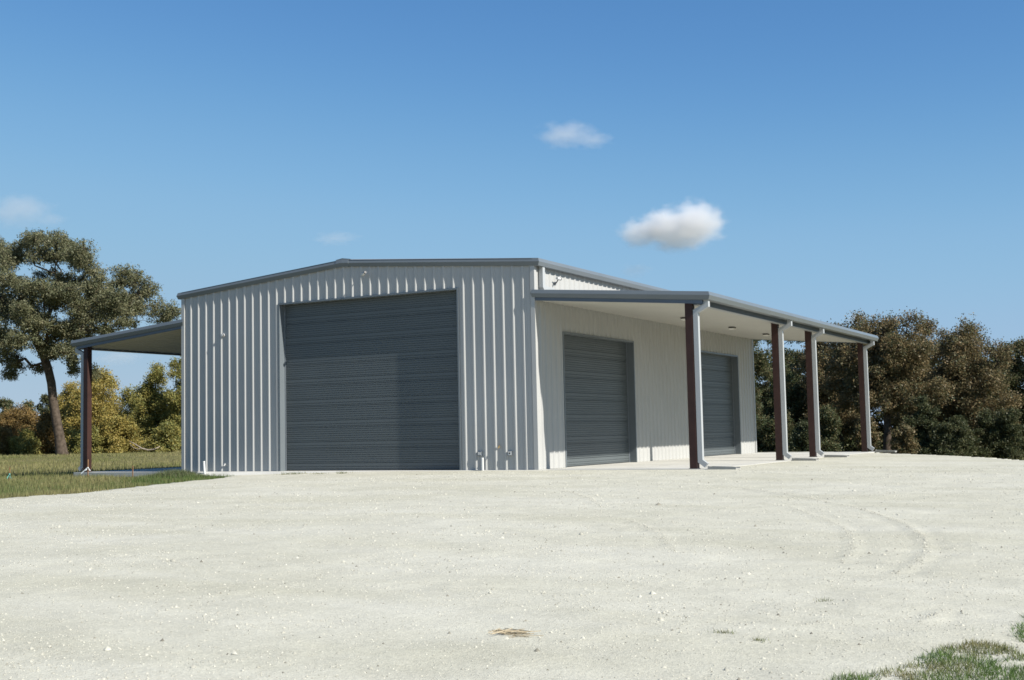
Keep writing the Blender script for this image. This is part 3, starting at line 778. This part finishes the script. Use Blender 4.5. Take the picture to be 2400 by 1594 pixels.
def make_tree(name, label, cat, trunk, lobes, nleaf, lsize, pal, group=None, tip=.035, jitter=1.0, clus=26, start=2, bark='bark', flat=.7, csz=.34, up=.35, twigs=True, rpow=2.3):
    root = empty(name); tag(root, label, cat, group)
    pos, par, tips, n0 = skeleton(trunk, lobes, jitter, min(start, len(trunk)-1))
    cl_c, cl_w = [], []
    vol = np.array([np.prod(l[1])**.66 for l in lobes]); vol = vol/vol.sum()
    for (ti, i) in tips:
        c, R = lobes[i]; nc = max(4, int(round(2*nleaf/clus*vol[i])))
        d = rng.normal(0, 1, (nc, 3)); d /= np.linalg.norm(d, axis=1)[:, None]; rad = rng.random(nc)**.42*rng.choice([1.0, 1.0, 1.0, 1.3], nc)
        P = c+d*rad[:, None]*np.array(R); P[:, 2] -= .05*np.hypot(P[:, 0]-c[0], P[:, 1]-c[1])
        cl_c.append(P)
        if twigs:
            for q in P[::5]:
                mid = (pos[ti]+q)/2+rng.normal(0, .12, 3); pos.append(mid); par.append(ti); pos.append(q); par.append(len(pos)-2)
    rad = np.zeros(len(pos)); ch = [0]*len(pos)
    acc = np.zeros(len(pos))
    for i in range(len(pos)-1, 0, -1):
        r_ = max(tip, acc[i]**(1/rpow)); rad[i] = r_; acc[par[i]] += r_**rpow
    R0 = [r_ for _, r_ in trunk]
    k = R0[-1]/max(acc[n0-1]**(1/rpow), 1e-6)
    for i in range(len(pos)):
        if i < n0: rad[i] = R0[i]
        else: rad[i] = min(max(tip*.6, rad[i]*min(1, max(k, .35))), R0[-1]*.95)
    mb = MB(); mb.tube(pos[:n0], R0, 10)
    for i in range(n0, len(pos)):
        j = par[i]; r0 = rad[j] if j >= n0 else rad[i]*1.15
        mb.tube([pos[j], pos[i]], [min(r0, rad[i]*1.6), rad[i]], 6 if rad[i] > .12 else 3, cap=False)
    mb.build('trunk', M[bark], root, True)
    C = np.concatenate(cl_c); nper = max(4, int(2*nleaf/len(C)))
    c = np.repeat(C, nper, 0); n = len(c)
    p_ = c+rng.normal(0, csz, (n, 3))*np.array([1, 1, flat])
    nrm = rng.normal(0, 1, (n, 3)); nrm[:, 2] += up*2; nrm /= np.linalg.norm(nrm, axis=1)[:, None]
    t1 = np.cross(nrm, rng.normal(0, 1, (n, 3))); t1 /= np.linalg.norm(t1, axis=1)[:, None]; t2 = np.cross(nrm, t1)
    l = lsize*.92*rng.uniform(.55, 1.35, n)[:, None]
    V = np.empty((n, 3, 3)); V[:, 0] = p_-t1*l*.5; V[:, 1] = p_+t2*l*.36+t1*l*.25; V[:, 2] = p_-t2*l*.30+t1*l*.42
    w = np.repeat(rng.random(len(C)), nper)*.65+rng.random(n)*.35
    pal = np.array(pal); f = w*(len(pal)-1); i0 = np.minimum(f.astype(int), len(pal)-2); ff = (f-i0)[:, None]
    colr = (pal[i0]*(1-ff)+pal[i0+1]*ff)*rng.uniform(.85, 1.12, (n, 1))
    me = raw_mesh('crown', V.reshape(-1, 3), 3, np.repeat(colr, 3, 0)); link('crown', me, M['leaf'], root)
    return root

def px_tree(u, vb, vt, hw, depth, name, label, pal, group, nleaf, lsize, crown0=.35, nl=34, fill=.5, trunk_r=.8, lean=0, zb=None, skirt=.55, **kw):
    """a tree standing at photograph pixel u, with base row vb, top row vt and half width hw (pixels)"""
    s = depth/FPX; b = at(u, vb, depth); H = (vb-vt)*s; Wd = hw*s
    if zb is not None: b[2] = zb; H = at(u, vt, depth)[2]-zb
    z0 = H*crown0; cz = (H+z0)/2; hz = (H-z0)/2
    rt = _rt; dp = np.array([-math.sin(YAW), math.cos(YAW), 0])
    lobes = []
    # several leaning sub-crowns make the uneven outline of an old oak
    K = 3+int(3*min(1, nl/60)); subs = []
    for k in range(K):
        an = 2*math.pi*(k+rng.uniform(-.3, .3))/K; q = 0 if k == 0 else rng.uniform(.38, .62)
        subs.append((math.cos(an)*q, math.sin(an)*q*.8, 1.0 if k == 0 else rng.uniform(.84, .99), rng.uniform(.42, .58)))
    for i in range(int(nl*2.3)):
        ox, oy, tp, sr = subs[i % K]
        lr = rng.uniform(.07, .18); t = 1-2*rng.random()**(.75 if skirt > .5 else 1.0)
        hr = math.sqrt(max(0, 1-max(0, t)**2.0)) if t > 0 else 1-(1-skirt)*abs(t)**1.6
        rr = rng.random()**fill*hr*rng.uniform(.8, 1.12)*sr; an = rng.uniform(0, 2*math.pi)
        spread = 1.0 if t > 0 else 1+.35*abs(t)*skirt
        zc = z0+(H*tp-z0)*(.5+.5*t*(1-.3*lr))
        c = b+rt*(ox+math.cos(an)*rr*spread)*Wd+dp*(oy+math.sin(an)*rr*spread)*Wd*.9+np.array([0, 0, zc+rng.normal(0, .025)*H])
        lobes.append((c, np.array([Wd*lr*1.2, Wd*lr*1.2, min(Wd, hz)*lr*1.05])))
    lobes.append((b+np.array([0, 0, H*.96-.1*Wd]), np.array([Wd*.22, Wd*.22, Wd*.16])))
    th = z0+.25*(H-z0); pts = []
    for k in range(6):
        f = k/5; pts.append((b+np.array([0, 0, -.4+th*f+.4*f])+rt*(lean*f*Wd+rng.normal(0, .03)*Wd*f), trunk_r*(1.35 if k == 0 else 1-.45*f)))
    return make_tree(name, label, 'tree' if 'tree' in name or 'oak' in name or 'elm' in name else 'shrub', pts, lobes, nleaf, lsize, pal, group, start=2, **kw)

OAK = [(.100, .116, .060), (.152, .162, .086), (.200, .196, .108), (.235, .205, .11)]
BROWN = [(.066, .088, .042), (.118, .118, .058), (.165, .135, .068), (.225, .165, .082), (.30, .205, .10)]
DARKG = [(.042, .058, .026), (.066, .080, .036), (.092, .098, .045), (.135, .118, .056)]
GRNBR = [(.045, .068, .030), (.080, .102, .044), (.130, .120, .056), (.18, .14, .068)]
YEL = [(.160, .170, .058), (.290, .250, .072), (.39, .305, .085), (.45, .32, .09)]
YOL = [(.120, .142, .050), (.205, .210, .066), (.30, .26, .075), (.35, .28, .08)]
ORG = [(.105, .095, .038), (.185, .130, .050), (.26, .165, .058), (.22, .175, .065)]

# the big oak at the left, limb by limb
D0 = 290.0; s0 = D0/FPX
def op(x, y, dz=0): return at(x/3.92, 500+y/3.92, D0+dz)
LOB = [(300,230,110,60),(510,230,110,70),(160,330,140,80),(640,320,130,85),(760,430,125,85),(60,440,95,90),(350,370,130,60),(530,390,100,55),(870,530,75,75),
 (100,600,140,85),(290,610,150,75),(700,590,105,70),(560,570,70,50),(450,700,150,85),(200,770,150,90),(900,680,105,85),(1050,640,85,55),(1140,540,90,65),(1260,580,85,75),
 (1320,690,75,65),(1000,770,130,75),(1150,790,115,75),(760,850,150,110),(900,900,110,80),(1100,900,115,70),(1290,870,105,75),(1440,860,95,75),(1530,950,70,42),(1160,1000,85,42),
 (780,1000,120,80),(980,1060,80,40),(520,800,110,60),(330,870,140,90),(100,900,130,110),(60,1100,90,110),(190,1150,120,100),(480,1140,115,90),(610,1230,110,80),(460,1280,75,60),
 (650,1320,60,42),(80,1250,90,90),(150,1380,85,50),(330,1420,60,34),(100,1480,45,34),(880,1430,42,60),(690,1430,50,50),
 (-150,450,150,110),(-200,650,150,110),(-130,800,150,95),(-250,900,130,85),(-60,300,100,65),(-120,1050,120,90),(-330,760,110,80),(-230,1150,110,80)]
LOB += [(560,1010,110,60),(640,1100,100,60),(420,960,110,60),(880,800,90,60),(600,720,110,60),(250,1000,110,70)]
lobes = []
for (x, y, a, b) in LOB:
    q = min(1, math.hypot((x-450)/1150, (y-800)/720)); dm = 15*math.sqrt(max(.02, 1-q*q))
    for kk in range(2):
        dz = rng.uniform(-1, 1)*dm; sc = .2551*s0
        jx, jy = (0, 0) if kk == 0 else (rng.normal(0, a*.35), abs(rng.normal(0, b*.5)))
        for ss in range(3):
            o3 = np.clip(rng.normal(0, .45, 3), -.8, .8); c = op(x+jx+o3[0]*a, y+jy+(o3[1]+.12)*b, dz+o3[2]*2.4)
            lobes.append((c, np.array([a*sc, min(a*sc, 3.0), b*sc*1.15])*rng.uniform(.62, 1.02)))
trunk = [(op(572, 2235), 1.75), (op(566, 2190), 1.38), (op(548, 2060), 1.16), (op(518, 1900), 1.06), (op(488, 1720), 1.0), (op(472, 1560), .98), (op(440, 1420), .95), (op(392, 1290), .95), (op(335, 1170), .95), (op(312, 1090), .9)]
zt = field_z(trunk[0][0][0], trunk[0][0][1]); trunk[0] = (np.array([trunk[0][0][0], trunk[0][0][1], float(zt)-.4]), 1.75)
make_tree('oak_tree', 'tall spreading grey-green oak with a curved trunk behind the left porch', 'tree', trunk, lobes, 118000, .46, OAK, jitter=1.25, clus=13, start=7, csz=.36, up=.2, flat=.85, tip=.05, rpow=2.0)

GR = 'oaks in the wood on the right'
def R(u, vb, vt, hw, d, lb, pal, n, ls=.62, **kw):
    px_tree(u, vb, vt, hw, d, 'oak_tree', lb, pal, GR, n, ls*.85, zb=-5.0, csz=.60, clus=15, up=.2, flat=.9, **kw)
R(2080, 1064, 728, 140, 285, 'tallest brown oak just right of the farthest porch post', BROWN, 52000, crown0=.36, nl=92, trunk_r=1.05, skirt=.7)
R(2292, 1068, 752, 130, 290, 'round topped brown oak near the right edge of the wood', BROWN, 48000, crown0=.12, nl=84, trunk_r=.9)
R(1972, 1062, 752, 95, 312, 'brown oak seen through and above the porch end', BROWN, 30000, crown0=.15, nl=60, trunk_r=.75)
R(2188, 1066, 748, 100, 318, 'brown oak set back between the two largest oaks', BROWN, 32000, crown0=.1, nl=60, trunk_r=.8)
R(2400, 1070, 792, 80, 305, 'olive oak cut by the right edge of the photo', GRNBR, 26000, crown0=.05, nl=50, trunk_r=.8)
R(2520, 1070, 760, 110, 300, 'oak beyond the right edge of the wood', BROWN, 14000, crown0=.1, nl=36, trunk_r=.8)
R(1795, 1062, 740, 88, 300, 'green oak filling the gap beside the far wall corner', GRNBR, 28000, crown0=.12, nl=60, trunk_r=.7)
R(1885, 1062, 765, 76, 325, 'green-brown oak between the second and third porch posts', GRNBR, 24000, crown0=.1, nl=50, trunk_r=.7)
R(1690, 1062, 760, 90, 330, 'oak hidden behind the building', GRNBR, 8000, crown0=.2, nl=26, trunk_r=.7)
for u, vt, hw, lb in ((2030, 795, 110, 'dark oak in the back row behind the farthest post'), (2150, 800, 100, 'dark oak in the back row left of centre'), (2250, 800, 100, 'dark oak in the back row of the wood'),
                      (2360, 815, 100, 'dark oak in the back row at the right'), (1850, 815, 105, 'dark oak in the back row behind the middle posts'), (1940, 820, 90, 'dark oak in the back row left of the farthest post')):
    px_tree(u, 1060, vt, hw, 372, 'oak_tree', lb, DARKG, 'back row of the wood', 15000, .95, crown0=.0, nl=48, trunk_r=.7, zb=-6.5, csz=.8, clus=16, twigs=False, skirt=.95)
GS = 'understory shrubs at the wood edge'
def S(u, vt, hw, d, lb, pal, n, **kw):
    px_tree(u, 1066, vt, hw, d, 'wild_shrub', lb, pal, GS, n, .48, crown0=.0, nl=34, trunk_r=.2, zb=-5.0, csz=.5, clus=18, fill=.6, skirt=1.0, **kw)
S(2165, 925, 62, 272, 'dark green cedar shrub right of the oak trunk', DARKG, 16000)
S(2245, 975, 62, 268, 'dark shrub at the gravel edge below the wood', DARKG, 13000)
S(2350, 965, 72, 272, 'dark shrub near the right edge of the photo', DARKG, 15000)
S(2122, 995, 30, 262, 'russet bush at the foot of the tallest oak', BROWN, 8000)
S(1835, 965, 50, 275, 'green bush between the wall end and second post', GRNBR, 12000)
S(1775, 920, 44, 280, 'green bush right at the far wall corner', GRNBR, 11000)
S(1945, 950, 54, 270, 'olive bush between the third and farthest posts', GRNBR, 12000)
S(2036, 975, 34, 268, 'brown bush just right of the farthest post', BROWN, 9000)
S(1890, 990, 40, 262, 'dark bush behind the third post', DARKG, 8000)

GL = 'autumn trees beyond the meadow'
def Y(u, vt, hw, d, lb, pal, n, nm='elm_tree', **kw):
    b = at(u, 1066, d)
    px_tree(u, 1066, vt, hw, d, nm, lb, pal, GL, n, kw.pop('ls', .52), crown0=.0, nl=kw.pop('nl', 60), trunk_r=.4, zb=float(field_z(b[0], b[1]))-.2, csz=.60, clus=15, up=.2, flat=.9, fill=.55, skirt=.95, **kw)
Y(228, 868, 100, 330, 'golden yellow tree behind the left porch post', YEL, 36000, nl=80)
Y(368, 846, 68, 325, 'taller olive yellow tree nearest the gable wall', YOL, 28000, nl=70)
Y(436, 836, 46, 318, 'dark olive tree half hidden by the gable wall', YOL, 15000, nl=44)
Y(165, 895, 50, 340, 'golden tree behind the curved oak trunk', YEL, 15000, nl=44)
Y(300, 905, 60, 345, 'yellow green tree between the two golden crowns', YOL, 16000, nl=44)
Y(290, 985, 62, 308, 'low golden bush in front of the yellow trees', YEL, 14000, 'wild_shrub', nl=34)
Y(392, 990, 48, 304, 'low olive bush in front beside the gable wall', YOL, 11000, 'wild_shrub', nl=30)
Y(205, 1000, 44, 306, 'low yellow green bush right of the oak trunk', YOL, 9000, 'wild_shrub', nl=28)
Y(50, 950, 84, 330, 'orange brown thicket left of the oak trunk', ORG, 26000, 'wild_shrub')
Y(-60, 958, 80, 325, 'orange thicket cut by the left edge', ORG, 16000, 'wild_shrub', nl=36)
Y(112, 968, 40, 312, 'russet bush close beside the oak trunk', ORG, 11000, 'wild_shrub', nl=30)
Y(60, 1012, 46, 306, 'low yellow bush at the meadow edge on the left', YOL, 9000, 'wild_shrub', nl=26)
Y(10, 1005, 40, 306, 'low russet bush at the left photo edge', ORG, 8000, 'wild_shrub', nl=26)
Y(108, 926, 34, 385, 'dark green round tree far behind the oak trunk', DARKG, 12000, nl=34, ls=.7)
Y(12, 936, 52, 470, 'distant green tree at the far left', GRNBR, 12000, nl=36, ls=.85)
Y(66, 940, 40, 460, 'distant green tree right of the far left one', GRNBR, 9000, nl=30, ls=.85)
Y(-70, 930, 60, 450, 'distant tree beyond the left edge', GRNBR, 8000, nl=26, ls=.85)
# pale fallen limb
d = 300; q = [at(a, b, d) for a, b in [(303,1034),(318,1042),(332,1051),(347,1055),(362,1053),(374,1047)]]
q2 = [at(a, b, d) for a, b in [(332,1051),(322,1053),(312,1049),(304,1040)]]
root = empty('dead_branch'); tag(root, 'bare pale branch curving out of the low golden bushes', 'branch')
MB().tube(q, [.08, .16, .2, .24, .2, .12], 6).build('limb', M['bark_pale'], root, True)
MB().tube(q2, [.12, .1, .07, .04], 6).build('limb', M['bark_pale'], root, True)

# ------------------------------------------------------------------ clouds: real volumes of lit vapour far beyond the trees
def cloudmat(name, dens, sc, rough):
    mt = bpy.data.materials.new(name); mt.use_nodes = True; nt = mt.node_tree; N = nt.nodes; L = nt.links; N.clear()
    o = N.new('ShaderNodeOutputMaterial'); v = N.new('ShaderNodeVolumePrincipled'); tc = N.new('ShaderNodeTexCoord')
    no = N.new('ShaderNodeTexNoise'); no.inputs['Scale'].default_value = sc; no.inputs['Detail'].default_value = 5; no.inputs['Roughness'].default_value = .55
    L.new(tc.outputs['Object'], no.inputs['Vector'])
    ln = N.new('ShaderNodeVectorMath'); ln.operation = 'LENGTH'; L.new(tc.outputs['Object'], ln.inputs[0])
    a = N.new('ShaderNodeMath'); a.operation = 'MULTIPLY_ADD'; a.inputs[1].default_value = rough; a.inputs[2].default_value = -rough*.5; L.new(no.outputs['Fac'], a.inputs[0])
    b = N.new('ShaderNodeMath'); b.operation = 'SUBTRACT'; L.new(a.outputs[0], b.inputs[0]); L.new(ln.outputs['Value'], b.inputs[1])
    mr = N.new('ShaderNodeMapRange'); mr.interpolation_type = 'SMOOTHSTEP'; mr.inputs['From Min'].default_value = -.80; mr.inputs['From Max'].default_value = -.25
    mr.inputs['To Min'].default_value = 0; mr.inputs['To Max'].default_value = dens; L.new(b.outputs[0], mr.inputs['Value'])
    L.new(mr.outputs[0], v.inputs['Density']); v.inputs['Color'].default_value = (.985, .985, .985, 1); v.inputs['Anisotropy'].default_value = .15
    L.new(v.outputs[0], o.inputs['Volume']); return mt
def cloud(parts, depth, label, dens, sc=2.2, rough=1.1):
    """parts: [(u, v, half width, half height)] puffs surveyed in photograph pixels"""
    root = empty('cloud'); tag(root, label, 'cloud', 'small fair weather clouds')
    mt = cloudmat('cloud_vapour', dens, sc, rough)
    for (u, v, a, b) in parts:
        import bmesh
        bm = bmesh.new(); bmesh.ops.create_icosphere(bm, subdivisions=3, radius=1.0); me = bpy.data.meshes.new('puff'); bm.to_mesh(me); bm.free()
        o = link('puff', me, mt, root); s_ = depth/FPX*F
        c = at(u, v, depth)*F; o.location = c; o.scale = (a*s_*1.25, a*s_*1.25, b*s_*1.25); o.rotation_euler = (0, 0, YAW)
D1 = 5200
cloud([(1596, 536, 112, 56), (1632, 512, 66, 52), (1500, 546, 60, 38), (1545, 522, 48, 36)], D1, 'bright white puffy cloud above the porch roof', .040, 2.6, .95)
cloud([(1325, 314, 75, 32), (1390, 328, 48, 20)], D1, 'thin pale cloud high above the gable', .012, 2.2, 1.4)
cloud([(40, 492, 85, 44), (118, 515, 40, 18)], D1, 'hazy cloud above the oak at the left edge', .008, 2.0, 1.3)
cloud([(785, 558, 62, 17)], D1, 'faint grey wisp left of the roof peak', .006, 2.2, 1.4)
cloud([(1488, 634, 42, 20)], D1, 'faint wisp just above the side roof edge', .007, 2.2, 1.3)
cloud([(2008, 748, 26, 18)], D1, 'small white puff peeping over the farthest porch post', .03, 2.2, 1.2)
cloud([(275, 838, 70, 20)], D1, 'grey streak of cloud under the left porch roof', .006, 2.2, 1.3)
